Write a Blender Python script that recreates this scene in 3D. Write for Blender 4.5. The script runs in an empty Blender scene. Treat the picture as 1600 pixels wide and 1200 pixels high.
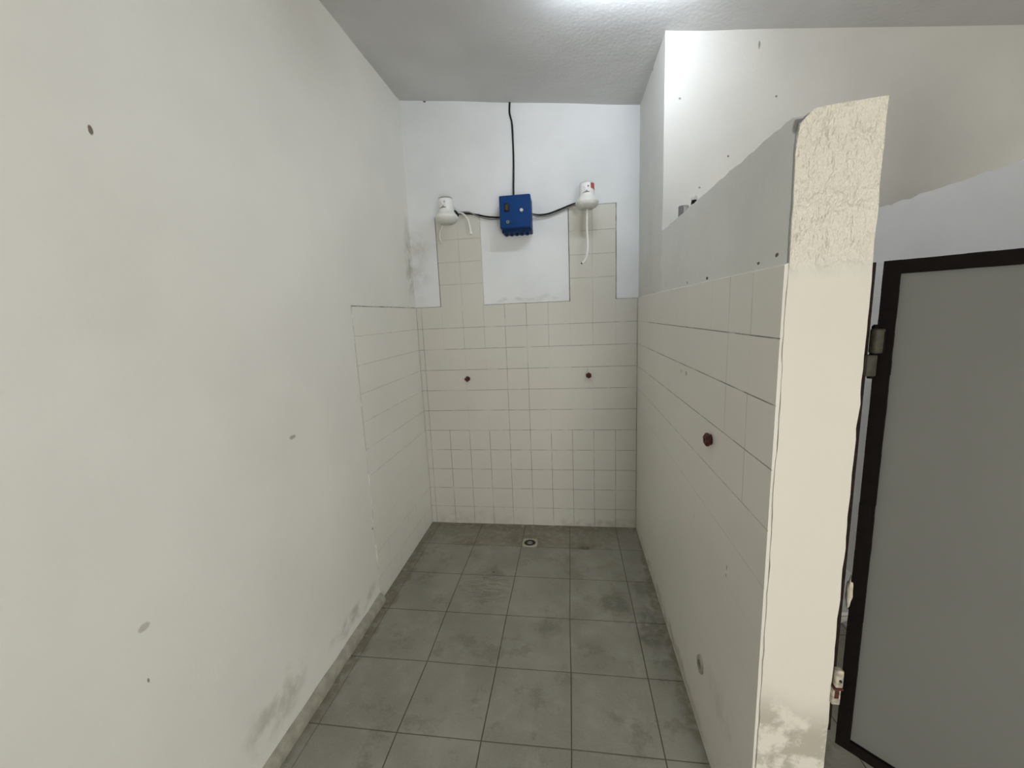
import bpy, bmesh, math, random
from mathutils import Vector, Matrix, noise
random.seed(4)
S = bpy.context.scene
COL = S.collection

# ------------------------------------------------------------------ camera
cam_d = bpy.data.cameras.new('camera')
cam_d.sensor_width = 36
cam_d.lens = 36 * 648.743 / 1600
cam_d.clip_start = 0.02
cam = bpy.data.objects.new('camera', cam_d)
COL.objects.link(cam)
r_ = Vector((0.99011786, 0.13392608, -0.0415983))
u_ = Vector((0.0186048, 0.16856181, 0.98551549))
f_ = Vector((-0.13899811, 0.97655042, -0.16440439))
cam.matrix_world = Matrix(((r_.x, u_.x, -f_.x, -0.45895), (r_.y, u_.y, -f_.y, -2.89598),
                           (r_.z, u_.z, -f_.z, 1.56204), (0, 0, 0, 1)))
S.camera = cam

# ------------------------------------------------------------------ light and exposure
WORLD_STRENGTH = 9.3      # bright daylight outside the added window and entrance
TUBE_STRENGTH = 82.0       # shower tube lamp
S.view_settings.view_transform = 'Standard'
S.view_settings.look = 'None'
S.view_settings.gamma = 1
S.view_settings.exposure = 0.13
S.view_settings.use_curve_mapping = False
w = bpy.data.worlds.new('world'); S.world = w
w.use_nodes = True
bg = w.node_tree.nodes['Background']
bg.inputs[0].default_value = (1.0, 0.965, 0.90, 1)
bg.inputs[1].default_value = WORLD_STRENGTH
S.cycles.max_bounces = 10
S.cycles.diffuse_bounces = 7
S.cycles.use_denoising = True
S.cycles.sample_clamp_indirect = 6.0

XL, XR, YB, YF, YD = -1.543, 3.0, 0.0, -4.6, -0.69   # left wall, right wall, back wall, rear wall, stall back wall
PX, PY, PZ = 0.158, -1.927, 1.937                   # partition thickness, end, height
HB, T = 0.1361, 0.15                                # bottom tile row, wall tile size
ZT = HB + 10 * T                                    # 1.636 top of tiling
WT = 0.12
FILL_DOOR = (-0.05, 0.90, 2.12)                           # unseen entrance added in the rear wall as daylight fill: x0 x1 top
FILL_WIN = (-4.40, -3.60, 1.40, 2.20)                    # unseen window added for daylight fill: y0 y1 z0 z1


def ceil_z(x, y=0):
    return 2.805 - 0.107 * x + (0.012 if x < 0 else 0) * (-x)


# portal in the added window opening: guides samples only, adds no light of its own
pl = bpy.data.lights.new('fill_window_portal', 'AREA')
pl.shape = 'RECTANGLE'; pl.size = FILL_WIN[1] - FILL_WIN[0]; pl.size_y = FILL_WIN[3] - FILL_WIN[2]
pl.cycles.is_portal = True
po = bpy.data.objects.new('fill_window_portal', pl)
po.location = (XR + WT, (FILL_WIN[0] + FILL_WIN[1]) / 2, (FILL_WIN[2] + FILL_WIN[3]) / 2)
po.rotation_euler = (0, math.pi / 2, 0)     # -Z points to -X
COL.objects.link(po)
pl = bpy.data.lights.new('fill_entrance_portal', 'AREA')
pl.shape = 'RECTANGLE'; pl.size = FILL_DOOR[1] - FILL_DOOR[0]; pl.size_y = FILL_DOOR[2]
pl.cycles.is_portal = True
po = bpy.data.objects.new('fill_entrance_portal', pl)
po.location = ((FILL_DOOR[0] + FILL_DOOR[1]) / 2, YF - WT, FILL_DOOR[2] / 2)
po.rotation_euler = (math.pi / 2, 0, 0)     # -Z points to +Y
COL.objects.link(po)


# ------------------------------------------------------------------ materials
def new_mat(name):
    m = bpy.data.materials.new(name); m.use_nodes = True
    nt = m.node_tree
    return m, nt, nt.nodes['Principled BSDF']


class G:
    """small shader graph helper"""
    def __init__(s, nt):
        s.nt = nt
        s.co = nt.nodes.new('ShaderNodeTexCoord').outputs['Object']

    def n(s, t, **kw):
        nd = s.nt.nodes.new(t)
        for k, v in kw.items(): setattr(nd, k, v)
        return nd

    def link(s, a, b): s.nt.links.new(a, b)

    def noise(s, scale, detail=3, rough=0.5, vec=None, stretch=None):
        nd = s.n('ShaderNodeTexNoise')
        nd.inputs['Scale'].default_value = scale
        nd.inputs['Detail'].default_value = detail
        nd.inputs['Roughness'].default_value = rough
        v = vec or s.co
        if stretch:
            mp = s.n('ShaderNodeMapping'); mp.inputs['Scale'].default_value = stretch
            s.link(v, mp.inputs['Vector']); v = mp.outputs[0]
        s.link(v, nd.inputs['Vector'])
        return nd.outputs['Fac']

    def math(s, op, a, b=None, c=None, clamp=False):
        nd = s.n('ShaderNodeMath', operation=op, use_clamp=clamp)
        for i, v in enumerate((a, b, c)):
            if v is None: continue
            if isinstance(v, (int, float)): nd.inputs[i].default_value = v
            else: s.link(v, nd.inputs[i])
        return nd.outputs[0]

    def ramp(s, v, a, b, lo=0.0, hi=1.0):
        nd = s.n('ShaderNodeMapRange'); nd.interpolation_type = 'SMOOTHSTEP'
        s.link(v, nd.inputs['Value'])
        nd.inputs['From Min'].default_value = a; nd.inputs['From Max'].default_value = b
        nd.inputs['To Min'].default_value = lo; nd.inputs['To Max'].default_value = hi
        return nd.outputs['Result']

    def mix(s, fac, a, b):
        nd = s.n('ShaderNodeMix', data_type='RGBA')
        for key, v in ((0, fac), (6, a), (7, b)):
            if isinstance(v, (int, float)): nd.inputs[key].default_value = v
            elif isinstance(v, tuple): nd.inputs[key].default_value = (*v, 1)
            else: s.link(v, nd.inputs[key])
        return nd.outputs[2]

    def xyz(s):
        nd = s.n('ShaderNodeSeparateXYZ'); s.link(s.co, nd.inputs[0])
        return nd.outputs

    def spot(s, c, r, warp=0.0, wscale=20.0, soft=0.5):
        """elliptical mark at c with radii r"""
        v = s.co
        if warp:
            nz = s.n('ShaderNodeTexNoise'); nz.inputs['Scale'].default_value = wscale
            s.link(s.co, nz.inputs['Vector'])
            sc = s.n('ShaderNodeVectorMath', operation='MULTIPLY_ADD')
            s.link(nz.outputs['Color'], sc.inputs[0])
            sc.inputs[1].default_value = (warp,) * 3; sc.inputs[2].default_value = (-warp / 2,) * 3
            ad = s.n('ShaderNodeVectorMath', operation='ADD')
            s.link(sc.outputs[0], ad.inputs[0]); s.link(s.co, ad.inputs[1]); v = ad.outputs[0]
        sb = s.n('ShaderNodeVectorMath', operation='SUBTRACT'); s.link(v, sb.inputs[0]); sb.inputs[1].default_value = c
        dv = s.n('ShaderNodeVectorMath', operation='DIVIDE'); s.link(sb.outputs[0], dv.inputs[0]); dv.inputs[1].default_value = r
        ln = s.n('ShaderNodeVectorMath', operation='LENGTH'); s.link(dv.outputs[0], ln.inputs[0])
        return s.ramp(ln.outputs['Value'], 1.0, 1.0 - soft)

    def attr(s, name):
        nd = s.n('ShaderNodeAttribute'); nd.attribute_name = name
        return nd.outputs['Fac']

    def bump(s, bsdf, h, strength, dist=0.01):
        nd = s.n('ShaderNodeBump'); nd.inputs['Strength'].default_value = strength
        nd.inputs['Distance'].default_value = dist
        s.link(h, nd.inputs['Height'])
        if bsdf.inputs['Normal'].is_linked:
            s.link(bsdf.inputs['Normal'].links[0].from_socket, nd.inputs['Normal'])
        s.link(nd.outputs[0], bsdf.inputs['Normal'])


def paint(name, col, rough=0.6, spots=(), damp=(), bump=0.15, grout=False, vary=0.06, extra=None):
    m, nt, b = new_mat(name)
    g = G(nt)
    n1 = g.noise(1.7, 4); n2 = g.noise(60, 3)
    dark = tuple(c * (1 - 2 * vary) for c in col)
    c = g.mix(g.ramp(n1, 0.3, 0.7), dark, col)
    for sp in damp:       # blotchy stains: (centre, radii, colour, strength)
        mk = g.spot(sp[0], sp[1], 0.12, 9, 0.7)
        blot = g.ramp(g.noise(14, 5, 0.55), 0.36, 0.62)
        c = g.mix(g.math('MULTIPLY', g.math('MULTIPLY', mk, blot), sp[3]), c, sp[2])
    for sp in spots:      # chips and knocks
        mk = g.spot(sp[0], sp[1], 0.006, 60, 0.35)
        c = g.mix(g.math('MULTIPLY', mk, sp[3]), c, sp[2])
    if extra: c = extra(g, c, b)
    if grout:
        a = g.attr('grout')
        brk = g.ramp(g.noise(9, 4, 0.65), 0.30, 0.56)
        fac = g.math('MULTIPLY', a, brk, clamp=True)
        fac2 = g.math('MAXIMUM', fac, g.ramp(a, 0.75, 1.0, 0, 0.85))
        c = g.mix(fac2, c, (0.075, 0.07, 0.05))
    g.link(c, b.inputs['Base Color'])
    b.inputs['Roughness'].default_value = rough
    b.inputs['Specular IOR Level'].default_value = 0.35
    g.bump(b, n2, bump, 0.004)
    g.bump(b, g.noise(7, 3), bump, 0.012)
    return m


WHITE = (0.85, 0.845, 0.80)
COOLW = (0.785, 0.805, 0.825)
DIRT = (0.20, 0.19, 0.15)
BRN = (0.12, 0.08, 0.05)

M = {}
M['left'] = paint('painted_plaster_left', WHITE, 0.62, spots=[
    ((XL, -1.993, 2.022), (0.03, 0.006, 0.013), BRN, 0.9),
    ((XL, -1.454, 1.124), (0.03, 0.022, 0.009), (0.36, 0.34, 0.28), 0.8),
    ((XL, -2.11, 0.678), (0.03, 0.004, 0.007), DIRT, 0.8),
    ((XL, -2.095, 0.818), (0.03, 0.018, 0.012), (0.42, 0.40, 0.33), 0.6),
    ((XL, -0.915, 0.442), (0.03, 0.006, 0.008), (0.03, 0.03, 0.02), 1.0)],
    damp=[((XL, -1.72, 0.18), (0.1, 0.24, 0.12), (0.40, 0.385, 0.32), 0.5),
          ((XL, -1.15, 0.12), (0.1, 0.30, 0.06), (0.36, 0.34, 0.28), 0.5),
          ((XL, -0.05, 1.95), (0.1, 0.11, 0.34), (0.36, 0.35, 0.28), 0.6)], vary=0.035)
M['back'] = paint('painted_plaster_back', COOLW, 0.6, damp=[
    ((-1.50, 0, 1.95), (0.12, 0.1, 0.35), (0.40, 0.40, 0.35), 0.3),
    ((-0.75, 0, 1.66), (0.33, 0.1, 0.025), (0.45, 0.47, 0.43), 0.45)],
    spots=[((-1.372, 0, 2.965), (0.012, 0.03, 0.008), (0.1, 0.1, 0.09), 1)])
M['stall'] = paint('painted_plaster_stall', (0.69, 0.685, 0.655), 0.6, spots=[
    ((0.485, YD, 2.484), (0.006, 0.03, 0.006), DIRT, 0.9),
    ((0.291, YD, 2.249), (0.006, 0.03, 0.006), BRN, 0.9),
    ((0.068, YD, 2.517), (0.006, 0.03, 0.006), DIRT, 0.8),
    ((0.402, YD, 2.70), (0.005, 0.03, 0.02), DIRT, 0.8),
    ((0.167, YD, 2.121), (0.006, 0.03, 0.006), DIRT, 0.8),
    ((0, -0.394, 2.80), (0.03, 0.012, 0.012), DIRT, 0.9)], bump=0.2)


def pillar_extra(g, c, b):
    x, y, z = g.xyz()
    up = g.ramp(z, 1.60, 1.67)
    end = g.ramp(y, PY + 0.012, PY + 0.004)
    h = g.math('MULTIPLY', g.math('MULTIPLY', g.noise(16, 5, 0.62, stretch=(1, 1, 0.6)), up), end)
    g.bump(b, h, 1.0, 0.045)
    c = g.mix(g.math('MULTIPLY', end, g.math('SUBTRACT', 1.0, up)), c, (0.645, 0.62, 0.55))
    c = g.mix(g.math('MULTIPLY', end, up), c, (0.68, 0.65, 0.565))
    # peeling damp patches at the foot of the end face
    low = g.ramp(g.math('ADD', z, g.math('MULTIPLY', g.noise(5, 3), 0.2)), 0.76, 0.60)
    pat = g.ramp(g.noise(11, 6, 0.66), 0.42, 0.55)
    c = g.mix(g.math('MULTIPLY', g.math('MULTIPLY', g.math('MULTIPLY', low, pat), end), 0.85), c, (0.36, 0.34, 0.28))
    return c


M['part'] = paint('painted_plaster_partition', (0.74, 0.74, 0.715), 0.6, spots=[
    ((0, -1.397, 1.655), (0.03, 0.013, 0.006), (0.03, 0.025, 0.02), 1),
    ((0, -1.779, 1.660), (0.03, 0.008, 0.004), BRN, 1),
    ((0, -1.870, 1.668), (0.03, 0.010, 0.005), BRN, 1),
    ((0, -0.594, 1.655), (0.03, 0.014, 0.005), BRN, 0.8),
    ((0, -1.158, 1.656), (0.03, 0.008, 0.005), BRN, 0.8),
    ((0, -1.92, 1.915), (0.02, 0.02, 0.02), (0.2, 0.19, 0.17), 0.9),
    ((0.145, PY, 1.547), (0.006, 0.03, 0.006), (0.30, 0.28, 0.2), 0.9)], extra=pillar_extra)
M['divider'] = paint('painted_plaster_divider', (0.86, 0.86, 0.87), 0.6)
M['ceiling'] = paint('ceiling_plaster', (0.62, 0.62, 0.62), 0.8, bump=0.3)
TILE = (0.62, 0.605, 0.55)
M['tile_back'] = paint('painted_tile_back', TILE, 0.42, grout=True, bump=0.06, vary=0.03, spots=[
    ((-0.339, 0, 1.165), (0.002, 0.03, 0.014), DIRT, 0.8)],
    damp=[((-0.3, 0, 0.02), (0.5, 0.1, 0.05), (0.35, 0.32, 0.25), 0.5),
          ((-1.2, 0, 0.03), (0.5, 0.1, 0.09), (0.42, 0.40, 0.32), 0.4)])
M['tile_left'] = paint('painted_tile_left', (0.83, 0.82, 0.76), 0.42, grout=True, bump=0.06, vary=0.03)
M['tile_part'] = paint('painted_tile_partition', (0.76, 0.735, 0.68), 0.42, grout=True, bump=0.06, vary=0.03, spots=[
    ((0, -1.127, 1.304), (0.03, 0.010, 0.009), (0.36, 0.34, 0.30), 0.8),
    ((0, -1.200, 1.306), (0.03, 0.016, 0.011), (0.33, 0.31, 0.27), 0.8),
    ((0, -1.690, 0.790), (0.03, 0.003, 0.010), BRN, 0.9),
    ((0, -1.687, 0.762), (0.03, 0.003, 0.008), BRN, 0.9),
    ((0, -1.358, 0.781), (0.03, 0.002, 0.014), BRN, 0.7)],
    damp=[((0, -1.7, 0.30), (0.1, 0.2, 0.10), (0.50, 0.47, 0.38), 0.4),
          ((0, -0.9, 0.03), (0.1, 1.0, 0.05), (0.33, 0.30, 0.22), 0.6)])


def floor_mat():
    m, nt, b = new_mat('grey_floor_tile'); g = G(nt)
    c = g.mix(g.ramp(g.noise(3.5, 4, 0.6), 0.3, 0.7), (0.235, 0.228, 0.188), (0.31, 0.302, 0.256))
    smear = g.ramp(g.noise(9, 5, 0.65, stretch=(1.0, 0.5, 1)), 0.56, 0.68)
    patch = g.ramp(g.noise(1.6, 2), 0.48, 0.60)
    c = g.mix(g.ramp(g.noise(0.9, 1, vec=None, stretch=(3.0, 3.0, 1)), 0.3, 0.7, 0.0, 0.22), c, (0.21, 0.205, 0.18))
    pale = g.ramp(g.noise(7, 6, 0.7), 0.50, 0.70)
    c = g.mix(g.math('MULTIPLY', pale, 0.35), c, (0.35, 0.34, 0.295))
    dirt = g.ramp(g.noise(5.5, 7, 0.72), 0.53, 0.63)
    c = g.mix(g.math('MULTIPLY', dirt, 0.5), c, (0.150, 0.142, 0.110))
    c = g.mix(g.math('MULTIPLY', g.math('MULTIPLY', smear, patch), 0.6), c, (0.165, 0.162, 0.135))
    fine = g.ramp(g.noise(130, 2), 0.4, 0.7)
    c = g.mix(g.math('MULTIPLY', fine, 0.25), c, (0.33, 0.325, 0.29))
    brown = (0.15, 0.125, 0.075)
    for ct, r, col, k in [((-0.8, -0.12, 0), (1.0, 0.28, 0.1), (0.18, 0.155, 0.105), 0.55), ((-0.375, -0.27, 0), (0.13, 0.07, 0.1), brown, 0.5), ((-0.372, -0.29, 0), (0.05, 0.03, 0.1), (0.05, 0.04, 0.02), 0.6),
                          ((-0.78, -0.2, 0), (0.22, 0.12, 0.1), brown, 0.4), ((-1.2, -0.28, 0), (0.15, 0.05, 0.1), brown, 0.45),
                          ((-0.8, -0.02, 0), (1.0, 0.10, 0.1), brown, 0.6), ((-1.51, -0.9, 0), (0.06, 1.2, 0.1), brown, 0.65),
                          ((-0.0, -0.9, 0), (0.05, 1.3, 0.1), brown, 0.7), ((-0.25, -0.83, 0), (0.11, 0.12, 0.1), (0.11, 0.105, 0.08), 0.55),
                          ((-0.09, -0.98, 0), (0.07, 0.2, 0.1), (0.10, 0.095, 0.07), 0.5), ((-0.07, -0.7, 0), (0.06, 0.1, 0.1), (0.10, 0.095, 0.07), 0.4),
                          ((-0.95, -0.60, 0), (0.012, 0.012, 0.1), (0.04, 0.03, 0.02), 0.9)]:
        c = g.mix(g.math('MULTIPLY', g.math('MULTIPLY', g.spot(ct, r, 0.13, 8, 0.5), g.ramp(g.noise(26, 5, 0.6), 0.3, 0.55)), k), c, col)
    a = g.attr('grout')
    c = g.mix(g.math('MULTIPLY', a, 1.0), c, (0.055, 0.046, 0.030))
    g.link(c, b.inputs['Base Color'])
    b.inputs['Roughness'].default_value = 0.5
    b.inputs['Specular IOR Level'].default_value = 0.4
    g.bump(b, g.noise(90, 3), 0.25, 0.003)
    g.bump(b, g.noise(14, 6, 0.65), 0.5, 0.006)
    # ripples of dried cement on one tile
    rp = g.math('MULTIPLY', g.spot((-0.98, -0.76, 0), (0.18, 0.2, 0.1), 0.05, 10, 0.6), g.noise(24, 3, 0.6, stretch=(0.5, 1.4, 1)))
    g.bump(b, rp, 0.9, 0.03)
    return m


M['floor'] = floor_mat()


def simple(name, col, rough=0.5, metal=0.0, vary=0.15, scale=30, bump=0.05, emit=None):
    m, nt, b = new_mat(name); g = G(nt)
    n = g.noise(scale, 4)
    g.link(g.mix(g.ramp(n, 0.3, 0.7), tuple(c * (1 - vary) for c in col), col), b.inputs['Base Color'])
    b.inputs['Roughness'].default_value = rough
    b.inputs['Metallic'].default_value = metal
    if bump: g.bump(b, n, bump, 0.002)
    if emit:
        b.inputs['Emission Color'].default_value = (*emit[0], 1)
        b.inputs['Emission Strength'].default_value = emit[1]
    return m


M['mortar'] = simple('grey_mortar', (0.40, 0.385, 0.32), 0.85, scale=25, vary=0.25, bump=0.5)
M['blue'] = simple('blue_plastic', (0.005, 0.042, 0.17), 0.5, vary=0.12, scale=8)
M['navy'] = simple('dark_blue_plastic', (0.006, 0.03, 0.11), 0.5)
M['black'] = simple('black_rubber', (0.012, 0.012, 0.012), 0.5)
M['grey'] = simple('grey_cable_sheath', (0.22, 0.22, 0.21), 0.5)
M['amber'] = simple('dark_amber_lens', (0.10, 0.045, 0.02), 0.25)
M['steel'] = simple('bright_steel', (0.75, 0.76, 0.76), 0.35, 0.35)
M['green_grey'] = simple('worn_grey_green_key_lock', (0.20, 0.27, 0.24), 0.4, 0.5)
M['plastic'] = simple('white_plastic', (0.78, 0.785, 0.76), 0.3, vary=0.03, bump=0)
M['plastic2'] = simple('greyed_white_plastic', (0.60, 0.60, 0.56), 0.45, vary=0.05)
M['cap'] = simple('grey_cap_plastic', (0.35, 0.35, 0.33), 0.5)
M['label'] = simple('white_label', (0.82, 0.83, 0.84), 0.4, vary=0.02, bump=0)
M['ink'] = simple('dark_grey_ink', (0.07, 0.07, 0.075), 0.5, bump=0)
M['ink2'] = simple('grey_ink', (0.30, 0.30, 0.31), 0.5, bump=0)
M['red'] = simple('red_label_print', (0.52, 0.10, 0.08), 0.45, vary=0.35, scale=90, bump=0)
M['rust'] = simple('rusty_red_metal', (0.085, 0.018, 0.012), 0.65, 0.2, vary=0.5, scale=120, bump=0.3)
M['iron'] = simple('black_painted_iron', (0.006, 0.004, 0.0035), 0.75, vary=0.4, scale=40, bump=0.2)
M['iron'].node_tree.nodes['Principled BSDF'].inputs['Specular IOR Level'].default_value = 0.12
M['jamb'] = simple('dark_brown_painted_iron', (0.022, 0.012, 0.010), 0.6, vary=0.5, scale=60, bump=0.4)
M['doorgrey'] = simple('grey_painted_sheet_metal', (0.148, 0.150, 0.138), 0.55, vary=0.06, scale=3, bump=0.02)
M['hinge'] = simple('worn_olive_iron_hinge', (0.055, 0.052, 0.038), 0.55, 0.1, vary=0.4, scale=80, bump=0.3)
M['splash'] = simple('cream_paint_spill', (0.55, 0.52, 0.42), 0.6, vary=0.3, scale=60, bump=0.3)
M['pipe'] = simple('dull_grey_metal_pipe', (0.26, 0.26, 0.25), 0.35, 0.7, scale=40)
M['chrome'] = simple('chrome_metal', (0.75, 0.75, 0.74), 0.15, 1.0, bump=0)
M['beige'] = simple('beige_plastic', (0.42, 0.40, 0.32), 0.5, vary=0.2, scale=60)
M['hole'] = simple('dark_hole', (0.015, 0.012, 0.006), 0.7)
M['ceramic'] = simple('white_ceramic', (0.74, 0.73, 0.68), 0.15, vary=0.03, bump=0)
M['housing'] = simple('white_lamp_housing', (0.75, 0.75, 0.74), 0.4, bump=0)
M['tube_cool'] = simple('glowing_cool_tube', (0.9, 0.9, 0.9), 0.3, bump=0, emit=((0.83, 0.91, 1.0), TUBE_STRENGTH))
M['alu'] = simple('grey_frame_metal', (0.4, 0.4, 0.4), 0.4, 0.6)

for k_, v_ in (('blue', 0.15), ('navy', 0.12), ('jamb', 0.1), ('black', 0.2), ('hinge', 0.2)):
    M[k_].node_tree.nodes['Principled BSDF'].inputs['Specular IOR Level'].default_value = v_


def glass_mat():
    m = bpy.data.materials.new('fill_window_glass'); m.use_nodes = True
    nt = m.node_tree; nt.nodes.clear(); g = G(nt)
    o = g.n('ShaderNodeOutputMaterial'); mx = g.n('ShaderNodeMixShader')
    tr = g.n('ShaderNodeBsdfTransparent'); gl = g.n('ShaderNodeBsdfGlossy'); gl.inputs['Roughness'].default_value = 0.05
    fr = g.n('ShaderNodeFresnel'); fr.inputs[0].default_value = 1.45
    dirt = g.ramp(g.noise(5, 3), 0.3, 0.8, 0.9, 1.0)
    cb = g.n('ShaderNodeCombineColor')
    for i in range(3): g.link(dirt, cb.inputs[i])
    g.link(cb.outputs[0], tr.inputs[0])
    g.link(fr.outputs[0], mx.inputs[0]); g.link(tr.outputs[0], mx.inputs[1]); g.link(gl.outputs[0], mx.inputs[2])
    g.link(mx.outputs[0], o.inputs[0])
    return m


M['glass'] = glass_mat()


# ------------------------------------------------------------------ mesh helpers
def finish(name, bm, mat, parent=None, sharp=40, kind=None, label=None):
    me = bpy.data.meshes.new(name)
    bmesh.ops.recalc_face_normals(bm, faces=bm.faces)
    bm.to_mesh(me); bm.free()
    for m in (mat if isinstance(mat, (list, tuple)) else [mat]): me.materials.append(m)
    for p in me.polygons: p.use_smooth = True
    me.set_sharp_from_angle(angle=math.radians(sharp))
    o = bpy.data.objects.new(name, me); COL.objects.link(o)
    if parent: o.parent = parent
    if kind: o['kind'] = kind
    if label: o['label'] = label
    return o


def struct(name, bm, mat, parent=None, **k):
    return finish(name, bm, mat, parent, kind=None if parent else 'structure', **k)


def thing(name, label, cat, loc=(0, 0, 0), rotz=0, group=None):
    o = bpy.data.objects.new(name, None); COL.objects.link(o)
    o.empty_display_size = 0.05
    o.location = loc; o.rotation_euler = (0, 0, rotz)
    o['label'] = label; o['category'] = cat
    if group: o['group'] = group
    return o


def tag(o, label, cat, group=None):
    o['label'] = label; o['category'] = cat
    if group: o['group'] = group
    return o


def add_box(bm, a, b, bevel=0.0, seg=2, mi=0):
    """box from corner a to corner b, merged into bm"""
    t = bmesh.new()
    bmesh.ops.create_cube(t, size=1)
    for v in t.verts:
        v.co = Vector([(a[i] + b[i]) / 2 + v.co[i] * (b[i] - a[i]) for i in range(3)])
    if bevel:
        bmesh.ops.bevel(t, geom=t.edges[:], offset=bevel, segments=seg, affect='EDGES', profile=0.6)
    merge(bm, t, mi)


def merge(bm, t, mi=0, mat=None):
    vm = {}
    for v in t.verts: vm[v] = bm.verts.new(mat @ v.co if mat else v.co)
    for f in t.faces:
        try:
            nf = bm.faces.new([vm[v] for v in f.verts]); nf.material_index = mi
        except ValueError: pass
    t.free()


def lathe(prof, n=40, mat=None, bm=None, squash=None):
    bm = bm or bmesh.new()
    rings = []
    for r, z in prof:
        if r < 1e-6:
            rings.append([bm.verts.new((0, 0, z))])
        else:
            rings.append([bm.verts.new((r * math.cos(2 * math.pi * k / n), r * math.sin(2 * math.pi * k / n), z)) for k in range(n)])
    for a, b in zip(rings, rings[1:]):
        for k in range(n):
            k2 = (k + 1) % n
            if len(a) == 1 and len(b) == 1: continue
            if len(a) == 1: bm.faces.new([a[0], b[k], b[k2]])
            elif len(b) == 1: bm.faces.new([a[k], a[k2], b[0]])
            else: bm.faces.new([a[k], a[k2], b[k2], b[k]])
    if mat:
        for v in bm.verts: v.co = mat @ v.co
    return bm


def spline(pts, sub=8):
    P = [Vector(p) for p in pts]
    P = [P[0] * 2 - P[1]] + P + [P[-1] * 2 - P[-2]]
    out = []
    for i in range(1, len(P) - 2):
        for k in range(sub):
            t = k / sub
            a, b, c, d = P[i - 1:i + 3]
            out.append(0.5 * ((2 * b) + (c - a) * t + (2 * a - 5 * b + 4 * c - d) * t * t + (-a + 3 * b - 3 * c + d) * t ** 3))
    out.append(P[-2]); return out


def tube(bm, pts, r, n=10, sub=8, smooth=True, mi=0):
    pts = spline(pts, sub) if smooth else [Vector(p) for p in pts]
    N = len(pts); rings = []
    up = Vector((0, 0, 1))
    for i, p in enumerate(pts):
        d = (pts[min(i + 1, N - 1)] - pts[max(i - 1, 0)]).normalized()
        if i == 0:
            a = d.cross(up if abs(d.z) < .9 else Vector((1, 0, 0))).normalized()
        else:
            a = (a - d * a.dot(d)).normalized()
        b = d.cross(a)
        rr = r(i / (N - 1)) if callable(r) else r
        rings.append([bm.verts.new(p + (a * math.cos(2 * math.pi * k / n) + b * math.sin(2 * math.pi * k / n)) * rr) for k in range(n)])
    for A, B in zip(rings, rings[1:]):
        for k in range(n):
            f = bm.faces.new([A[k], A[(k + 1) % n], B[(k + 1) % n], B[k]]); f.material_index = mi
    for R in (rings[0][::-1], rings[-1]):
        f = bm.faces.new(R); f.material_index = mi


def wob(p, amp, sc=6.0):
    v = noise.noise_vector(Vector(p) * sc)
    v2 = noise.noise_vector(Vector(p) * sc * 4.1 + Vector((7, 3, 1)))
    return (v + v2 * 0.5) * amp


def rough_box(x0, x1, y0, y1, z0, z1, step, amp, top=None, sc=6.0, bm=None, edge_amp=0.0):
    """gridded box with wobbly plaster faces; top(x) may give a sloping top"""
    bm = bm or bmesh.new()
    def div(a, b): 
        n = max(1, round((b - a) / step)); return [a + (b - a) * i / n for i in range(n + 1)]
    X, Y, Z = div(x0, x1), div(y0, y1), div(z0, z1)
    vs = {}
    def V(i, j, k):
        key = (i, j, k)
        if key not in vs:
            z = Z[k]
            if top: z = z0 + (z - z0) * (top(X[i]) - z0) / (z1 - z0)
            p = Vector((X[i], Y[j], z))
            q = p + wob(p, amp, sc)
            ex = (i in (0, len(X) - 1)) + (j in (0, len(Y) - 1)) + (k in (0, len(Z) - 1))
            if edge_amp and ex >= 2:
                q += noise.noise_vector(p * 22) * edge_amp
            vs[key] = bm.verts.new(q)
        return vs[key]
    nx, ny, nz = len(X) - 1, len(Y) - 1, len(Z) - 1
    for i in range(nx):
        for j in range(ny):
            for k in (0, nz): bm.faces.new([V(i, j, k), V(i + 1, j, k), V(i + 1, j + 1, k), V(i, j + 1, k)])
    for i in range(nx):
        for k in range(nz):
            for j in (0, ny): bm.faces.new([V(i, j, k), V(i + 1, j, k), V(i + 1, j, k + 1), V(i, j, k + 1)])
    for j in range(ny):
        for k in range(nz):
            for i in (0, nx): bm.faces.new([V(i, j, k), V(i, j + 1, k), V(i, j + 1, k + 1), V(i, j, k + 1)])
    return bm


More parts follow.
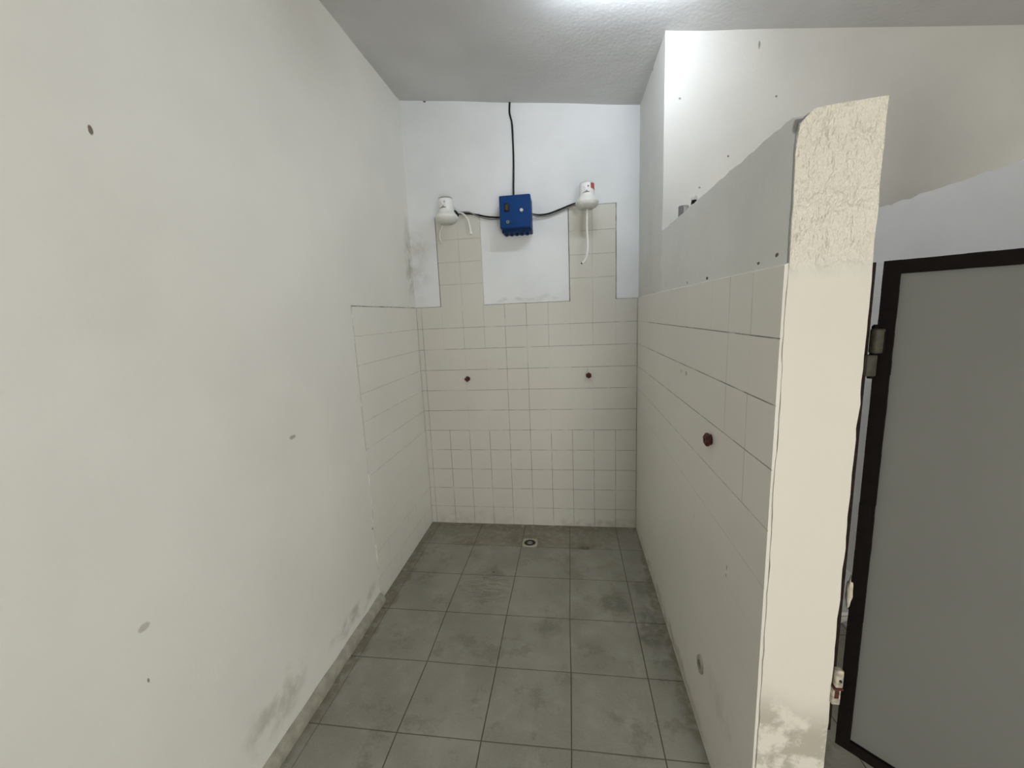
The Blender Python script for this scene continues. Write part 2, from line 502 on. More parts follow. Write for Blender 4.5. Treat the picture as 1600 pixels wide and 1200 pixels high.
def tiles(name, mat, O, U, N, us, vs, su, sv, g=0.0017, depth=0.0012, th=0.006, border=(0.5, 0.5, 0.5, 0.5), parent=None, V=(0, 0, 1), jit=0.0, cw=0.0035):
    """tiled surface: us / vs are joint positions (first and last are the borders).
    su(i, row) is how dirty vertical joint i is along tile row `row`, sv(j, col) the same for horizontal joints"""
    O, U, N, V = Vector(O), Vector(U), Vector(N), Vector(V)
    bm = bmesh.new()
    lay = bm.faces.layers.float.new('grout')
    def expand(L):
        out = [(L[0], -1, 0)]      # position, joint index (or -1), is centre
        for i, e in enumerate(L[1:-1], 1):
            out += [(e - g, i, 0), (e, i, 1), (e + g, i, 0)]
        out.append((L[-1], -1, 0)); return out
    EU, EV = expand(us), expand(vs)
    grid = []
    for a, ia, ca in EU:
        col = []
        for b, ib, cb in EV:
            dz = 0
            if ca: dz = depth * min(1, 1.6 * su(ia, sum(1 for e in vs[1:-1] if e < b - .001)))
            if cb: dz = max(dz, depth * min(1, 1.6 * sv(ib, sum(1 for e in us[1:-1] if e < a - .001))))
            j = jit * noise.noise(Vector((a * 3, b * 3, 1.3)))
            col.append(bm.verts.new(O + U * (a + j) + V * (b + j * 0.7) + N * (th - dz)))
        grid.append(col)
    def cell(p, L):
        n = sum(1 for e in L[1:-1] if e < p); return n
    for p in range(len(EU) - 1):
        for q in range(len(EV) - 1):
            f = bm.faces.new([grid[p][q], grid[p + 1][q], grid[p + 1][q + 1], grid[p][q + 1]])
            inu = EU[p][1] > 0 and EU[p][1] == EU[p + 1][1]
            inv = EV[q][1] > 0 and EV[q][1] == EV[q + 1][1]
            mu, mv = (EU[p][0] + EU[p + 1][0]) / 2, (EV[q][0] + EV[q + 1][0]) / 2
            s = 0
            if inu: s = max(s, su(EU[p][1], cell(mv, vs)))
            if inv: s = max(s, sv(EV[q][1], cell(mu, us)))
            f[lay] = s
    # sides: u0, u1, v0, v1
    loops = [([c[0] for c in grid], border[2]), ([c[-1] for c in grid], border[3]), (grid[0], border[0]), (grid[-1], border[1])]
    low = {}
    def L(v):
        if v not in low:
            p = v.co - O; a, b = p.dot(U), p.dot(V)
            off = U * ((a > us[-1] - .001) - (a < us[0] + .001)) * cw + V * ((b > vs[-1] - .001) - (b < vs[0] + .001)) * cw
            low[v] = bm.verts.new(v.co + off - N * (p.dot(N) + 0.0005))
        return low[v]
    for row, s in loops:
        for a, b in zip(row, row[1:]):
            f = bm.faces.new([a, b, L(b), L(a)]); f[lay] = s
    me_o = finish(name, bm, mat, parent, sharp=25)
    for p_ in me_o.data.polygons: p_.use_smooth = False
    if not parent: me_o['kind'] = 'structure'
    return me_o


# ------------------------------------------------------------------ the room
# floor: 33 cm tiles
sf, fx0, fy0 = 0.3294, -1.1401, -0.3047
us = [XL - 0.05] + [fx0 + i * sf for i in range(-1, 13) if fx0 + i * sf < XR] + [XR + 0.05]
vsf = sorted([YF - 0.05] + [fy0 - j * sf for j in range(0, 14) if fy0 - j * sf > YF] + [0.05])
tiles('floor', M['floor'], (0, 0, -0.01), (1, 0, 0), (0, 0, 1), us, vsf,
      lambda i, r: 0.45 if i == 1 else 0.8, lambda j, c: 0.55 if j == len(vsf) - 2 else 0.75,
      g=0.0022, depth=0.0018, th=0.01, V=(0, 1, 0), jit=0.006)

# ceiling: sloping slab
bm = bmesh.new()
nx, ny = 60, 60
gr = {}
for i in range(nx + 1):
    for j in range(ny + 1):
        x = XL - 0.1 + (XR + 0.2 - XL) * i / nx; y = YF - 0.1 + (0.2 - YF) * j / ny
        gr[i, j] = bm.verts.new((x, y, ceil_z(x) + noise.noise(Vector((x * 3, y * 3, 0))) * 0.005))
for i in range(nx):
    for j in range(ny): bm.faces.new([gr[i, j], gr[i + 1, j], gr[i + 1, j + 1], gr[i, j + 1]])
ex = bmesh.ops.extrude_face_region(bm, geom=bm.faces[:])
for v in [e for e in ex['geom'] if isinstance(e, bmesh.types.BMVert)]: v.co.z += 0.12
struct('ceiling', bm, M['ceiling'])

topf = lambda x: ceil_z(x) + 0.02
wl = struct('wall_left', rough_box(XL - WT, XL, YF, 0.0, -0.02, 2.9, 0.12, 0.002, top=lambda x: ceil_z(XL) + 0.02), M['left'])
wb = struct('wall_back', rough_box(XL - WT, 0.02, 0, WT, -0.02, 2.9, 0.10, 0.0015, top=topf), M['back'])
ws = struct('wall_right_corner', rough_box(0.0, XR + WT, YD, WT, -0.02, 2.9, 0.08, 0.002, top=topf), M['stall'])
bm = bmesh.new()
rough_box(XL - WT, FILL_DOOR[0], YF - WT, YF, -0.02, 2.9, 0.3, 0.0, top=topf, bm=bm)
rough_box(FILL_DOOR[1], XR + WT, YF - WT, YF, -0.02, 2.9, 0.3, 0.0, top=topf, bm=bm)
rough_box(FILL_DOOR[0], FILL_DOOR[1], YF - WT, YF, FILL_DOOR[2], 2.9, 0.3, 0.0, top=topf, bm=bm)
struct('wall_rear', bm, M['left'])
bm = bmesh.new()
for a, b in (((FILL_DOOR[0], YF - WT, 0), (FILL_DOOR[0] + .03, YF + .01, FILL_DOOR[2])), ((FILL_DOOR[1] - .03, YF - WT, 0), (FILL_DOOR[1], YF + .01, FILL_DOOR[2])),
             ((FILL_DOOR[0], YF - WT, FILL_DOOR[2] - .03), (FILL_DOOR[1], YF + .01, FILL_DOOR[2]))): add_box(bm, a, b)
struct('fill_entrance_trim', bm, M['alu'])  # frame of the unseen entrance added to let in fill daylight
bm = bmesh.new()
y0, y1, z0, z1 = FILL_WIN
top = ceil_z(XR) + 0.02
for a, b in (((XR, YF, -0.02), (XR + WT, y0, top)), ((XR, y1, -0.02), (XR + WT, YD, top)),
             ((XR, y0, -0.02), (XR + WT, y1, z0)), ((XR, y0, z1), (XR + WT, y1, top))):
    add_box(bm, a, b)
struct('wall_right', bm, M['left'])

# shower partition with its thick rough end, flush with the corner wall
bm = rough_box(0.0, PX, PY, YD + 0.02, -0.01, PZ, 0.026, 0.0014, edge_amp=0.0028)
for v in bm.verts:      # knocked-off arris at the front top corner
    d = (Vector((v.co.x, v.co.y, v.co.z)) - Vector((0, PY, PZ))).length
    if d < 0.03: v.co += (Vector((0.04, PY + 0.04, PZ - 0.04)) - v.co) * (0.03 - d) / 0.03 * 0.3
    if v.co.z > PZ - 0.01: v.co.z += 0.004 * noise.noise(Vector((v.co.x * 9, v.co.y * 24, 5))) - 0.0015
    if v.co.y < PY + 0.02 and v.co.z > PZ - 0.02: v.co.z += 0.09 * v.co.x
wp = struct('wall_partition', bm, M['part'])
# second stall partition
struct('wall_stall_divider', rough_box(0.85, 1.0, -2.0, YD + 0.02, -0.01, PZ + 0.005, 0.03, 0.002, edge_amp=0.006), M['divider'])

# ------------------------------------------------------------------ wall tiles (painted over, joints half filled)
W = -XL
hz = [HB + k * T for k in range(11)]
bx = [-(0.1505 + k * T) for k in range(9, -1, -1)]          # vertical joints on the back wall


def bsu(i, row):
    n = i - 1                                              # 0 = leftmost joint
    if n == 0: return 0.6
    if row <= 4: return [0, .5, .62, .62, .62, .62, .6, .62, .62, .62, .62][i]
    if n in (4, 5): return 0.5
    if row >= 9: return [0, .1, .12, .35, .3, .3, .3, .35, .12, .3, .12][i]
    return 0.10 if n in (2, 3, 6, 8) else 0.03


def bsv(j, c):
    if j >= 10 : return 0.6
    return 0.66 if (j * 7 + c * 3) % 11 else 0.3


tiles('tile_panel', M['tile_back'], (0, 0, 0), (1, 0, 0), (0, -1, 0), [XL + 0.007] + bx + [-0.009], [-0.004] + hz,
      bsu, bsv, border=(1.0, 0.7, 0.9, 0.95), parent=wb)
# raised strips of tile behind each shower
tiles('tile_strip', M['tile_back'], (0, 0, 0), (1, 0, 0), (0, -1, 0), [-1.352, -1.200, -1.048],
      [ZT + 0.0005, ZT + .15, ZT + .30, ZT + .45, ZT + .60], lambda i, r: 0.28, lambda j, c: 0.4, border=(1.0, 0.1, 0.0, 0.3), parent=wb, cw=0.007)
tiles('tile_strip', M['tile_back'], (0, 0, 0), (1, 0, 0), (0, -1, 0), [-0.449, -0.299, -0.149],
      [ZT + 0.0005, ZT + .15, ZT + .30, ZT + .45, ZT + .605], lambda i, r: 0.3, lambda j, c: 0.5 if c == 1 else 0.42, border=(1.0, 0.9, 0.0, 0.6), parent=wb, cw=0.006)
# left wall
lv = [-0.90, -0.755, -0.605, -0.455, -0.305, -0.155, -0.006]
tiles('tile_panel', M['tile_left'], (XL, 0, 0), (0, 1, 0), (1, 0, 0), lv, [-0.004] + hz,
      lambda i, r: 0.34 if r <= 1 else 0.02, lambda j, c: 0.5 if j >= 5 else (0.16 if j > 2 else 0.4), border=(0.4, 0.6, 0.8, 0.9), parent=wl, th=0.004, cw=0.006, g=0.0012)
# shower side of the partition
pv = [-1.920] + [-1.919 + 0.149 + k * T for k in range(0, 12)] + [-0.008]
pv = [v for v in pv if v <= -0.008]


def psu(i, r):
    if r <= 6: return 0.02
    if r == 7: return 0.34 if i == 1 else 0.05
    if r == 8: return 0.3 if i in (1, 2) else 0.04
    if r == 9: return 0.3 if i == 2 else 0.05
    return 0.36 if i in (1, 2) else (0.14 if i in (3, 5) else 0.05)


tiles('tile_panel', M['tile_part'], (0, 0, 0), (0, 1, 0), (-1, 0, 0), pv, [-0.004] + hz[:-1] + [ZT + 0.006],
      psu, lambda j, c: {10: .74, 9: .74, 8: .66, 7: .45, 6: .22}.get(j, 0.07) * (0.65 if c > 9 else 1), border=(0.0, 0.5, 0.8, 0.22), parent=wp)

# rounded mortar skirting along the untiled left wall
bm = bmesh.new()
prof = [(-0.005, -0.002), (0.030, -0.002), (0.030, 0.014), (0.026, 0.026), (0.016, 0.038), (0.006, 0.045), (-0.005, 0.048)]
ys = [-0.91 - k * 0.05 for k in range(0, 74)]
rows = []
for y in ys:
    k = 1 + 0.12 * noise.noise(Vector((0, y * 7, 2)))
    rows.append([bm.verts.new((XL + a * (k if a > 0 else 1), y, b * k if b > 0 else b)) for a, b in prof])
for A, B in zip(rows, rows[1:]):
    for k in range(len(prof)): bm.faces.new([A[k], A[(k + 1) % len(prof)], B[(k + 1) % len(prof)], B[k]])
bm.faces.new(rows[0]); bm.faces.new(rows[-1])
struct('baseboard_left', bm, M['mortar'], sharp=60)

# added window in the right wall, unseen, to brighten the left wall
fill_win = bpy.data.objects.new('fill_window', None); COL.objects.link(fill_win); fill_win['kind'] = 'structure'
fill_win.location = (XR + 0.06, (y0 + y1) / 2, z0)
hw, hh = (y1 - y0) / 2, z1 - z0
bm = bmesh.new()
for a, b in (((-.02, -hw, 0), (.02, -hw + .025, hh)), ((-.02, hw - .025, 0), (.02, hw, hh)), ((-.02, -hw, 0), (.02, hw, .025)),
             ((-.02, -hw, hh - .025), (.02, hw, hh)), ((-.012, -hw, hh / 2 - .01), (.012, hw, hh / 2 + .01))): add_box(bm, a, b)
finish('fill_window_frame', bm, M['alu'], fill_win)
for a, b in ((.02, hh / 2 - .008), (hh / 2 + .008, hh - .02)):
    bm = bmesh.new(); add_box(bm, (-.002, -hw + .02, a), (.002, hw - .02, b)); finish('pane', bm, M['glass'], fill_win)


# ------------------------------------------------------------------ tube lamps
def lamp(x, y, rot, mat, label):
    z = ceil_z(x)
    t = thing('tube_lamp', label, 'ceiling lamp', (x, y, z), rot)
    bm = bmesh.new(); add_box(bm, (-.31, -.022, -.035), (.31, .022, .002), .004)
    finish('housing', bm, M['housing'], t)
    for s in (-1, 1):
        bm = bmesh.new(); add_box(bm, (s * .302 - .01, -.014, -.078), (s * .302 + .01, .014, -.03), .003)
        finish('socket', bm, M['housing'], t)
    bm = bmesh.new(); tube(bm, [(-.294, 0, -.058), (.294, 0, -.058)], .013, 16, smooth=False)
    finish('tube', bm, mat, t)
    t.rotation_euler = (0, math.atan(0.107) if rot == 0 else 0, rot)
    return t


lamp(-0.24, -1.07, 0, M['tube_cool'], 'short cool white tube lamp on the ceiling over the shower room')

# ------------------------------------------------------------------ blue switch box
bx0, bx1, bz0, bz1, bd = -0.882, -0.684, 2.085, 2.300, 0.165
box = thing('switch_box', 'blue plastic electrical box screwed to the back wall between the two showers', 'electrical box', ((bx0 + bx1) / 2, 0, bz0))
hwx, hz_ = (bx1 - bx0) / 2, bz1 - bz0
bm = bmesh.new(); add_box(bm, (-hwx + .003, -bd + .045, 0.0), (hwx - .003, 0.002, hz_ - .003), .006, 3)
finish('body', bm, M['navy'], box)
bm = bmesh.new(); add_box(bm, (-hwx, -bd, .018), (hwx, -bd + .048, hz_), .009, 4)
lid = finish('lid', bm, M['blue'], box, label='blue front cover of the electrical box')
bm = bmesh.new(); add_box(bm, (-.066, -bd - .007, .118), (-.038, -bd + .003, .166), .003)
ind = finish('indicator_window', bm, M['black'], box, label='black framed indicator window on the box cover')
bm = bmesh.new(); add_box(bm, (-.060, -bd - .010, .126), (-.044, -bd - .004, .158), .002)
finish('lens', bm, M['amber'], ind)
RX = Matrix.Rotation(math.pi / 2, 4, 'X')
bm = lathe([(0, 0.016), (.008, .016), (.011, .013), (.012, 0.004), (.012, -.002), (0, -.002)], 28, Matrix.Translation((.042, -bd, .119)) @ RX)
finish('push_button', bm, M['steel'], box, label='round white metal push button')
bm = lathe([(0, 0.008), (.009, .008), (.012, .005), (.013, -.002), (0, -.002)], 28, Matrix.Translation((-.048, -bd, .055)) @ RX)
key = finish('key_lock', bm, M['green_grey'], box, label='round grey-green key lock')
bm = bmesh.new(); add_box(bm, (-.0495, -bd - .0095, .049), (-.0465, -bd - .006, .061)); finish('keyhole', bm, M['hole'], key)
for k in range(5):
    bm = lathe([(0, .004), (.011, .004), (.011, -.008), (.0085, -.009), (.0085, -.016), (0, -.016)], 14,
               Matrix.Translation((-.070 + k * .034, -.075, 0)))
    finish('cable_gland', bm, M['navy'], box)
bm = lathe([(0, .004), (.004, .003), (.004, -.002), (0, -.002)], 12, Matrix.Translation((-.075, -bd + .02, hz_)))
finish('screw', bm, M['navy'], box)

# cables
bm = bmesh.new()
tube(bm, [(-0.807, -0.004, 2.92), (-0.812, -0.006, 2.84), (-0.800, -0.006, 2.78), (-0.7975, -0.006, 2.7), (-0.798, -0.006, 2.55), (-0.803, -0.03, 2.36), (-0.801, -0.05, 2.29)], 0.0058)
tag(finish('power_cable', bm, M['black']), 'single black cable dropping from the ceiling to the top of the blue box', 'cable')


def cable_pair(label, pts, off):
    bm = bmesh.new(); tube(bm, pts, 0.0054)
    t = tag(finish('shower_cable', bm, M['black']), label, 'cable')
    bm = bmesh.new(); n = len(pts)
    tube(bm, [(p[0], p[1] - .002, p[2] + off[i]) for i, p in enumerate(pts)], 0.0046)
    finish('grey_wire', bm, M['grey'], t, label='grey wire running along the black one')
    return t


cable_pair('black and grey cable pair from the blue box to the left shower',
           [(-0.884, -.03, 2.200), (-0.935, -.02, 2.207), (-0.99, -.014, 2.216), (-1.05, -.014, 2.231), (-1.11, -.02, 2.243), (-1.16, -.06, 2.236), (-1.19, -.12, 2.225)],
           [-.004, -.012, -.014, -.009, .008, .009, .008])
cable_pair('black and grey cable pair from the blue box to the right shower',
           [(-0.69, -.04, 2.205), (-0.64, -.02, 2.201), (-0.58, -.014, 2.206), (-0.51, -.014, 2.225), (-0.45, -.02, 2.243), (-0.415, -.05, 2.246), (-0.398, -.10, 2.238)],
           [-.003, -.010, -.014, -.013, -.010, -.008, -.004])


# ------------------------------------------------------------------ electric showers
def arc_patch(bm, r, a0, a1, z0, z1, n=6, dr=0.0006, skew=0.0, mi=0, skew2=None):
    """thin curved sticker on a cylinder; angle 0 faces the camera (-Y), positive to the right"""
    skew2 = skew if skew2 is None else skew2
    A, B, A2, B2 = [], [], [], []
    for k in range(n + 1):
        a = math.radians(a0 + (a1 - a0) * k / n)
        for L, z, rr in ((A, z0 + skew * k / n, r + dr), (B, z1 + skew2 * k / n, r + dr), (A2, z0 + skew * k / n, r - .001), (B2, z1 + skew2 * k / n, r - .001)):
            L.append(bm.verts.new((rr * math.sin(a), -rr * math.cos(a), z)))
    for k in range(n):
        for q in ([A[k], A[k + 1], B[k + 1], B[k]], [A2[k], B2[k], B2[k + 1], A2[k + 1]], [A[k], A2[k], A2[k + 1], A[k + 1]], [B[k], B[k + 1], B2[k + 1], B2[k]]):
            bm.faces.new(q).material_index = mi
    bm.faces.new([A[0], B[0], B2[0], A2[0]]); bm.faces.new([A[-1], A2[-1], B2[-1], B[-1]])


def shower(x, z, label, s=1.0, red=False, tilt=0.0):
    t = thing('electric_shower', label, 'shower head', (x, -0.17, z), 0)
    # upper drum, flared skirt and the spray plate below the seam
    bm = lathe([(.0695, .034), (.0748, .037), (.0750, .046), (.0700, .056), (.0600, .065), (.0530, .076), (.0502, .090), (.0490, .118), (.0475, .150), (.0455, .156)], 56)
    finish('body', bm, M['plastic'], t, sharp=60)
    bm = lathe([(.0462, .153), (.0450, .160), (.036, .166), (.018, .169), (0, .170)], 56)
    finish('top_cap', bm, M['cap'] if not red else M['plastic2'], t, sharp=60, label='greyish domed cap of the shower')
    bm = lathe([(.0725, .036), (.0738, .033), (.0710, .022), (.058, .009), (.040, .002), (.020, -.001), (0, -.001)], 56)
    sp = finish('spray_plate', bm, M['plastic2'], t, sharp=60)
    bm = bmesh.new()
    for ring, cnt in ((.012, 6), (.024, 12), (.036, 18)):
        for k in range(cnt):
            a = 2 * math.pi * k / cnt
            lathe([(0, -.002), (.0015, -.002), (.0015, .004), (0, .004)], 6, None, b2 := bmesh.new())
            merge(bm, b2, 0, Matrix.Translation((ring * math.cos(a), ring * math.sin(a), 0)))
    finish('spray_nozzles', bm, M['ink2'], sp)
    bm = bmesh.new(); arc_patch(bm, .0488, -62, 62, .088, .150, 18, .0006)
    lb = finish('label', bm, M['label'], t, sharp=60, label='white label with small dark print')
    bm = bmesh.new()      # dark print: warning triangle over a bar, small lines of text
    R_ = .0496
    arc_patch(bm, R_, -38, 18, .0905, .0940, 10, .0006, skew=.004, mi=0)
    for k in range(5): arc_patch(bm, R_, -20 + k * 3.5, 10 - k * 3.0, .0965 + k * .0023, .0990 + k * .0023, 4, .0006, mi=1)
    arc_patch(bm, R_, -30, -10, .0985, .1002, 4, .0006, mi=1)
    for z_, segs in ((.112, ((-30, -16), (-10, -3), (2, 12))), (.122, ((-26, -14), (4, 12))), (.1275, ((-30, -22), (0, 9)))):
        for a0, a1 in segs: arc_patch(bm, R_, a0, a1, z_, z_ + .0016, 3, .0006, mi=1)
    arc_patch(bm, R_, 2, 13, .1300, .1350, 4, .0006, mi=0 if red else 1)
    arc_patch(bm, R_, 5, 10, .1265, .1300, 3, .0006, mi=0 if red else 1)
    finish('label_print', bm, [M['ink'], M['ink2']], lb)
    if red:
        bm = bmesh.new(); arc_patch(bm, .0490, 26, 66, .120, .1515, 10, .0012, skew=-.010, skew2=-.001)
        finish('red_sticker', bm, M['red'], t, label='faded red sticker on the right side of the drum')
    # arm and wall flange
    bm = bmesh.new()
    tube(bm, [(0, .172, .125), (0, .10, .125), (0, .05, .118), (0, .02, .100)], .0105, 16)
    finish('arm', bm, M['plastic2'], t)
    bm = lathe([(0, -.004), (.026, -.004), (.026, .003), (.018, .010), (.011, .013), (0, .013)], 28, Matrix.Translation((0, .168, .125)) @ Matrix.Rotation(math.pi / 2, 4, 'X'))
    finish('wall_flange', bm, M['plastic2'], t)
    t.scale = (s, s, s)
    t.rotation_euler = (math.radians(tilt), 0, 0)
    return t


sl = shower(-1.226, 2.152, 'white electric shower left of the blue box, thin hose arching to its right', 0.98)
sr = shower(-0.337, 2.180, 'white electric shower right of the blue box, red sticker and long hanging hose', 0.93, red=True)


def hose(t, pts, r, tip, tipmat, label=None, tl=0.012):
    inv = Matrix.Translation(t.location) @ Matrix.Diagonal((*t.scale, 1))
    inv = inv.inverted()
    P = [inv @ Vector(p) for p in pts]
    bm = bmesh.new(); tube(bm, P, r / t.scale[0], 10)
    h = finish('hose', bm, M['plastic'], t, label=label)
    d = (P[-1] - P[-2]).normalized()
    bm = bmesh.new(); tube(bm, [P[-1] - d * tl * .4, P[-1] + d * tl], tip / t.scale[0], 12, smooth=False)
    finish('hose_tip', bm, tipmat, h)


hose(sl, [(-1.165, -.13, 2.225), (-1.14, -.15, 2.222), (-1.110, -.165, 2.205), (-1.085, -.18, 2.172), (-1.072, -.19, 2.13), (-1.066, -.195, 2.088)],
     .0052, .0095, M['plastic'], 'thin white hose arching out to the right')
hose(sl, [(-1.262, -.12, 2.172), (-1.280, -.105, 2.150), (-1.296, -.10, 2.12), (-1.300, -.10, 2.09), (-1.294, -.10, 2.062)],
     .0040, .0050, M['plastic2'], 'thin white hose hanging on the left')
hose(sr, [(-.337, -.17, 2.185), (-.338, -.175, 2.12), (-.339, -.18, 2.05), (-.336, -.19, 1.98), (-.337, -.205, 1.935), (-.345, -.215, 1.895), (-.358, -.22, 1.868), (-.374, -.222, 1.857)],
     .0062, .0055, M['black'], 'long white hose hanging below and hooked to the left', .006)
# black cable joints taped at the back of the left shower
bm = bmesh.new()
tube(bm, [(.050, .03, .088), (.062, .02, .078), (.066, .01, .070)], .006, 10)
tube(bm, [(.060, .03, .074), (.071, .02, .066), (.0745, .015, .050)], .006, 10)
finish('taped_joint', bm, M['black'], sl, label='black taped wire joints')


# ------------------------------------------------------------------ rusty valve stems
def valve(loc, axis, label, rot=0.0, n=4, s=1.0, sh=0.0):
    t = thing('valve_stem', label, 'valve stem', loc, 0, 'rusty valve stems in the tiled walls')
    t.rotation_euler = (math.pi / 2, 0, 0) if axis == 'y' else (0, -math.pi / 2, 0)   # local +Z leaves the wall
    t.scale = (s, s, s)
    bm = lathe([(0, -.01), (.016, -.01), (.016, .004), (.013, .007), (0, .007)], 20); finish('collar', bm, M['rust'], t)
    bm = lathe([(.006, .004), (.006, .05 - sh * 1.35), (.004, .052 - sh * 1.35), (0, .052 - sh * 1.35)], 12); finish('spindle', bm, M['rust'], t)
    bm = lathe([(0, .018 - sh * .6), (.0175, .018 - sh * .6), (.020, .021 - sh * .6), (.020, .037 - sh), (.0165, .041 - sh), (0, .041 - sh)], n, Matrix.Rotation(rot, 4, 'Z'))
    for v in bm.verts: v.co += wob(v.co * 8, .0012, 4)
    finish('nut', bm, M['rust'], t, sharp=20)
    return t


valve((-1.190, -.006, 1.120), 'y', 'rusty red square valve stem under the left shower, turned to a diamond', 0.0, 4, 1.05, .012)
valve((-0.332, -.006, 1.128), 'y', 'rusty red valve stem with hexagonal nut under the right shower', math.pi / 6, 6, 1.0, .012)
valve((-.007, -1.511, 1.132), 'x', 'rusty red valve stem in the side of the low partition wall', 0.3, 6, 1.1, .024)

# open pipe socket low on the partition
t = thing('pipe_socket', 'open beige pipe socket low on the partition wall near the floor', 'pipe socket', (-.006, -1.497, .277))
RY = Matrix.Rotation(-math.pi / 2, 4, 'Y')
bm = lathe([(.0145, .007), (.027, .007), (.029, .004), (.029, -.004), (.0145, -.004), (.0145, .007)], 28, RY)
for v in bm.verts: v.co.z *= 1.15
finish('rim', bm, M['beige'], t)
bm = lathe([(0, .001), (.0150, .001), (.0150, -.003), (0, -.003)], 24, RY); finish('bore', bm, M['hole'], t, label='dark hole of the socket')

# ------------------------------------------------------------------ floor drain
t = thing('floor_drain', 'small square floor drain with round dark grate in front of the back wall', 'drain', (-.756, -.258, 0))
bm = bmesh.new(); n = 40
def sq(a, h):
    c, s_ = math.cos(a), math.sin(a); p = 5
    k = (abs(c) ** p + abs(s_) ** p) ** (-1 / p); return (h * k * c, h * k * s_)
rings = []
for f in ((lambda a: sq(a, .052), -.002), (lambda a: sq(a, .052), .003), (lambda a: sq(a, .049), .005), (lambda a: (.040 * math.cos(a), .040 * math.sin(a)), .004), (lambda a: (.039 * math.cos(a), .039 * math.sin(a)), -.002)):
    rings.append([bm.verts.new((*f[0](2 * math.pi * k / n), f[1])) for k in range(n)])
for A, B in zip(rings, rings[1:]):
    for k in range(n): bm.faces.new([A[k], A[(k + 1) % n], B[(k + 1) % n], B[k]])
finish('frame', bm, M['beige'], t)
bm = lathe([(0, .001), (.0395, .001), (.0395, -.003), (0, -.003)], 32); finish('well', bm, M['hole'], t)
bm = lathe([(0, .004), (.015, .004), (.019, .003), (.020, .0), (0, .0)], 28)
finish('centre_cap', bm, M['pipe'], t)

# ------------------------------------------------------------------ pieces lying on top of the partition
t = thing('pipe_end', 'short dull grey metal pipe end standing on top of the partition wall', 'pipe', (.055, -.85, PZ))
bm = lathe([(.017, 0), (.0205, 0), (.0205, .069), (.0195, .071), (.0165, .071), (.0165, .0), (.017, 0)], 28); finish('pipe', bm, M['pipe'], t)
bm = lathe([(0, .0), (.0185, .0), (.0185, .066), (0, .066)], 24); finish('plug', bm, M['hole'], t)
t = thing('pipe_nipple', 'chrome threaded pipe nipple beside the grey pipe end on the partition', 'pipe', (.052, -.912, PZ))
pr = [(0, 0), (.011, 0)]
for k in range(12): pr += [(.0125, .002 + k * .0045), (.0112, .0042 + k * .0045)]
bm = lathe(pr + [(.011, .058), (0, .058)], 24); finish('threaded_pipe', bm, M['chrome'], t, sharp=60)
t = thing('plastic_cap', 'tiny dark stopper with a white top on the edge of the partition', 'stopper', (.028, -1.115, PZ + .001))
bm = lathe([(0, 0), (.010, 0), (.011, .020), (.009, .034), (0, .034)], 20); finish('stopper_body', bm, M['black'], t)
bm = lathe([(0, .030), (.012, .031), (.013, .040), (.008, .048), (0, .050)], 20); finish('stopper_top', bm, M['plastic'], t)

# ------------------------------------------------------------------ stall door, jamb and hinges
bm = bmesh.new()
nz = 40
for k in range(nz):
    a, b = .505 + (1.637 - .505) * k / nz, .505 + (1.637 - .505) * (k + 1) / nz
    d = .0005 * noise.noise(Vector((1, 2, a * 9)))
    add_box(bm, (PX - .004, -1.921, a), (PX + .0105 + d, -1.885, b + .0001))
struct('trim_1', bm, M['jamb'])
door = bpy.data.objects.new('door_1', None); COL.objects.link(door); door['kind'] = 'structure'
door['label'] = 'grey sheet metal stall door in a black iron frame, standing half open'
DZ0, DH, DW = .472, 1.166, .64
door.location = (.182, -1.922, DZ0); door.rotation_euler = (0, 0, -math.pi / 4)
# outer iron frame, worn outline
bm = bmesh.new()
fw = .027
def bar(a, b, along, n):
    for k in range(n):
        p, q = list(a), list(b)
        L = b[along] - a[along]
        p[along] = a[along] + L * k / n; q[along] = a[along] + L * (k + 1) / n + .0002
        d = .0010 * noise.noise(Vector((a[0] * 3, a[2] * 3, k * .7)))
        oth = 0 if along == 2 else 2
        q[oth] += d; p[oth] += d * .6
        add_box(bm, p, q)
bar((0, -.002, 0), (fw, .026, DH), 2, 40)
bar((DW - fw, -.002, 0), (DW, .026, DH), 2, 40)
bar((fw, -.002, 0), (DW - fw, .026, fw), 0, 20)
bar((fw, -.002, DH - fw), (DW - fw, .026, DH), 0, 20)
finish('door_frame', bm, M['iron'], door, label='black painted iron door frame')
bm = bmesh.new(); add_box(bm, (fw - .004, .007, fw - .004), (DW - fw + .004, .010, DH - fw + .004))
finish('door_panel', bm, M['doorgrey'], door, label='grey sheet metal panel')
bm = bmesh.new(); add_box(bm, (DW - .05, -.016, .58), (DW - .015, -.002, .66), .003); tube(bm, [(DW - .09, -.02, .62), (DW - .0, -.02, .62)], .006, 10, smooth=False)
finish('bolt_latch', bm, M['hinge'], door)


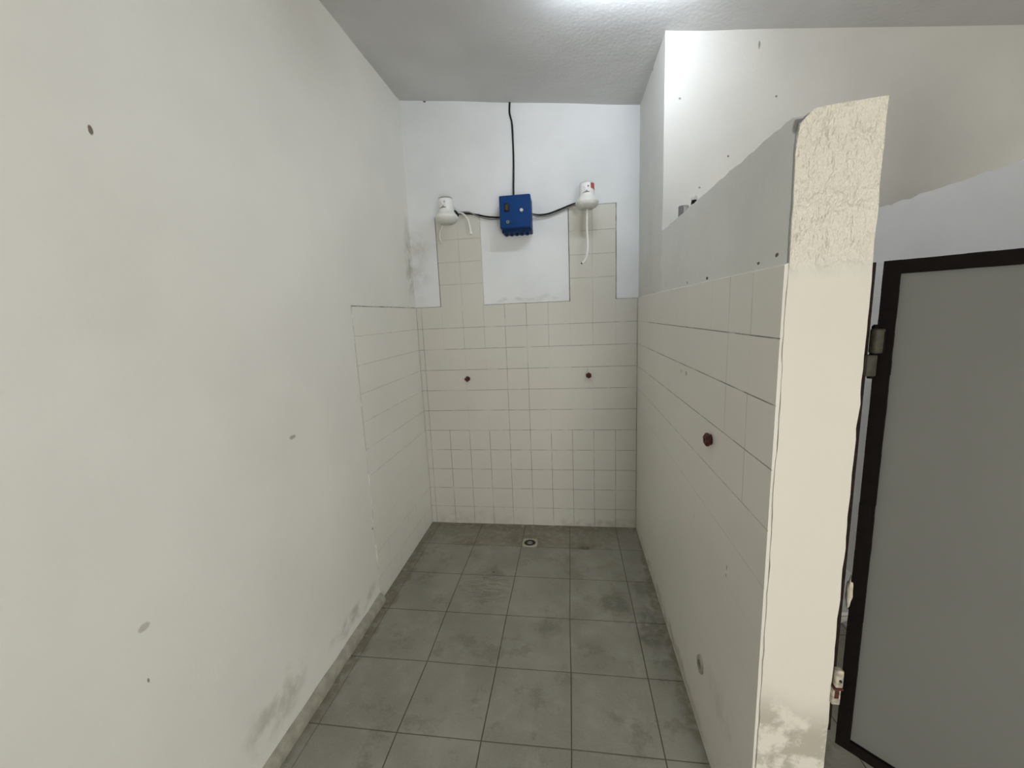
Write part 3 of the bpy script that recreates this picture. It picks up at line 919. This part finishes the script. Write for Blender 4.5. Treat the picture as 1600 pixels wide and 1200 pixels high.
def hinge(zc, mat, painted):
    z = zc - DZ0
    rt = Matrix.Rotation(math.pi / 4, 4, 'Z')          # fixed leaf lies along the jamb
    bm = bmesh.new()
    if not painted:
        t_ = bmesh.new(); add_box(t_, (-.022, -.014, -.048), (-.003, .004, -.003), .002); merge(bm, t_, 0, Matrix.Translation((0, 0, z)) @ rt)
        t_ = bmesh.new(); add_box(t_, (-.014, -.018, .000), (.006, .002, .052), .005, 3); merge(bm, t_, 0, Matrix.Translation((0, 0, z)) @ rt)
    else:
        t_ = bmesh.new(); add_box(t_, (-.024, -.012, -.048), (-.006, .004, -.001), .002); merge(bm, t_, 0, Matrix.Translation((0, 0, z)) @ rt)
        t_ = bmesh.new(); add_box(t_, (-.021, -.015, .001), (-.004, .002, .048), .004, 3); merge(bm, t_, 0, Matrix.Translation((0, 0, z)) @ rt)
    h = finish('hinge', bm, mat, door, label='paint-splashed cream hinge with rust' if painted else 'worn dark iron hinge')
    bm = bmesh.new()
    t_ = bmesh.new()
    if painted:
        lathe([(0, -.002), (.003, -.002), (.003, .003), (0, .003)], 10, Matrix.Translation((-.012, -.015, .022)) @ RX, t_)
        merge(bm, t_, 0, Matrix.Translation((0, 0, z)) @ rt)
        t_ = bmesh.new(); add_box(t_, (-.0245, -.0165, -.004), (-.004, .001, .0015), .001); merge(bm, t_, 1, Matrix.Translation((0, 0, z)) @ rt)
        t_ = bmesh.new(); add_box(t_, (-.020, -.0128, -.030), (-.010, -.010, -.008), .001); merge(bm, t_, 1, Matrix.Translation((0, 0, z)) @ rt)
        finish('rusty_screw', bm, [M['hole'], M['rust']], h)
    else:
        add_box(t_, (.004, -.007, .002), (.020, -.001, .046), .001)
        lathe([(0, -.054), (.006, -.054), (.006, .056), (.003, .06), (0, .06)], 14, Matrix.Translation((-.003, -.004, 0)), t_)
        merge(bm, t_, 0, Matrix.Translation((0, 0, z)))
        finish('pin', bm, M['iron'], h)


hinge(1.450, M['hinge'], False)
hm = simple('cream_rust_splashed_paint', (0.55, 0.50, 0.40), 0.5, vary=0.55, scale=90, bump=0.3)
hinge(0.640, hm, True)
# spilled pale paint on the hinge edge of the door frame
bm = bmesh.new()
bmesh.ops.create_icosphere(bm, subdivisions=4, radius=1)
for v in bm.verts:
    c = v.co.copy(); k = 1 + .35 * noise.noise(c * 2.2)
    v.co = Vector((c.x * .0085 * k - .001, c.y * .010 + .004, c.z * .040 * k + (.885 - DZ0)))
finish('paint_spill', bm, M['splash'], door, label='blob of pale paint on the hinge side of the frame')
# chip hole beside the jamb seen on the divider
# ------------------------------------------------------------------ toilet inside the stall
t = thing('toilet', 'white ceramic toilet inside the stall, glimpsed through the door gap', 'toilet', (.52, -1.08, 0))
def oval(a, b0, b1, k, n):
    ang = 2 * math.pi * k / n
    c, s_ = math.cos(ang), math.sin(ang)
    return (a * c, (b1 if s_ > 0 else b0) * s_)
bm = bmesh.new(); n = 40; rings = []
for a, b0, b1, z in ((.11, .16, .24, 0), (.105, .15, .24, .02), (.095, .12, .22, .10), (.11, .15, .20, .20), (.155, .22, .20, .31), (.18, .27, .20, .37), (.185, .28, .20, .395),
                     (.17, .265, .185, .402), (.13, .22, .14, .395), (.115, .19, .12, .34), (.08, .13, .08, .24), (.03, .05, .03, .20)):
    rings.append([bm.verts.new((*oval(a, b0, b1, k, n), z)) for k in range(n)])
for A, B in zip(rings, rings[1:]):
    for k in range(n): bm.faces.new([A[k], A[(k + 1) % n], B[(k + 1) % n], B[k]])
bm.faces.new(rings[0][::-1]); bm.faces.new(rings[-1])
finish('bowl', bm, M['ceramic'], t, sharp=60)
bm = bmesh.new(); rings = []
for a, b0, b1, z in ((.125, .215, .135, .404), (.19, .285, .20, .404), (.19, .285, .20, .418), (.125, .215, .135, .418)):
    rings.append([bm.verts.new((*oval(a, b0, b1, k, n), z)) for k in range(n)])
for A, B in zip(rings, rings[1:] + rings[:1]):
    for k in range(n): bm.faces.new([A[k], A[(k + 1) % n], B[(k + 1) % n], B[k]])
finish('seat', bm, M['plastic'], t, sharp=60)
bm = bmesh.new(); tube(bm, [(0, .18, .30), (0, .30, .30), (0, .36, .34), (0, .372, .45), (0, .372, 1.0)], .02, 16)
finish('flush_pipe', bm, M['plastic2'], t)
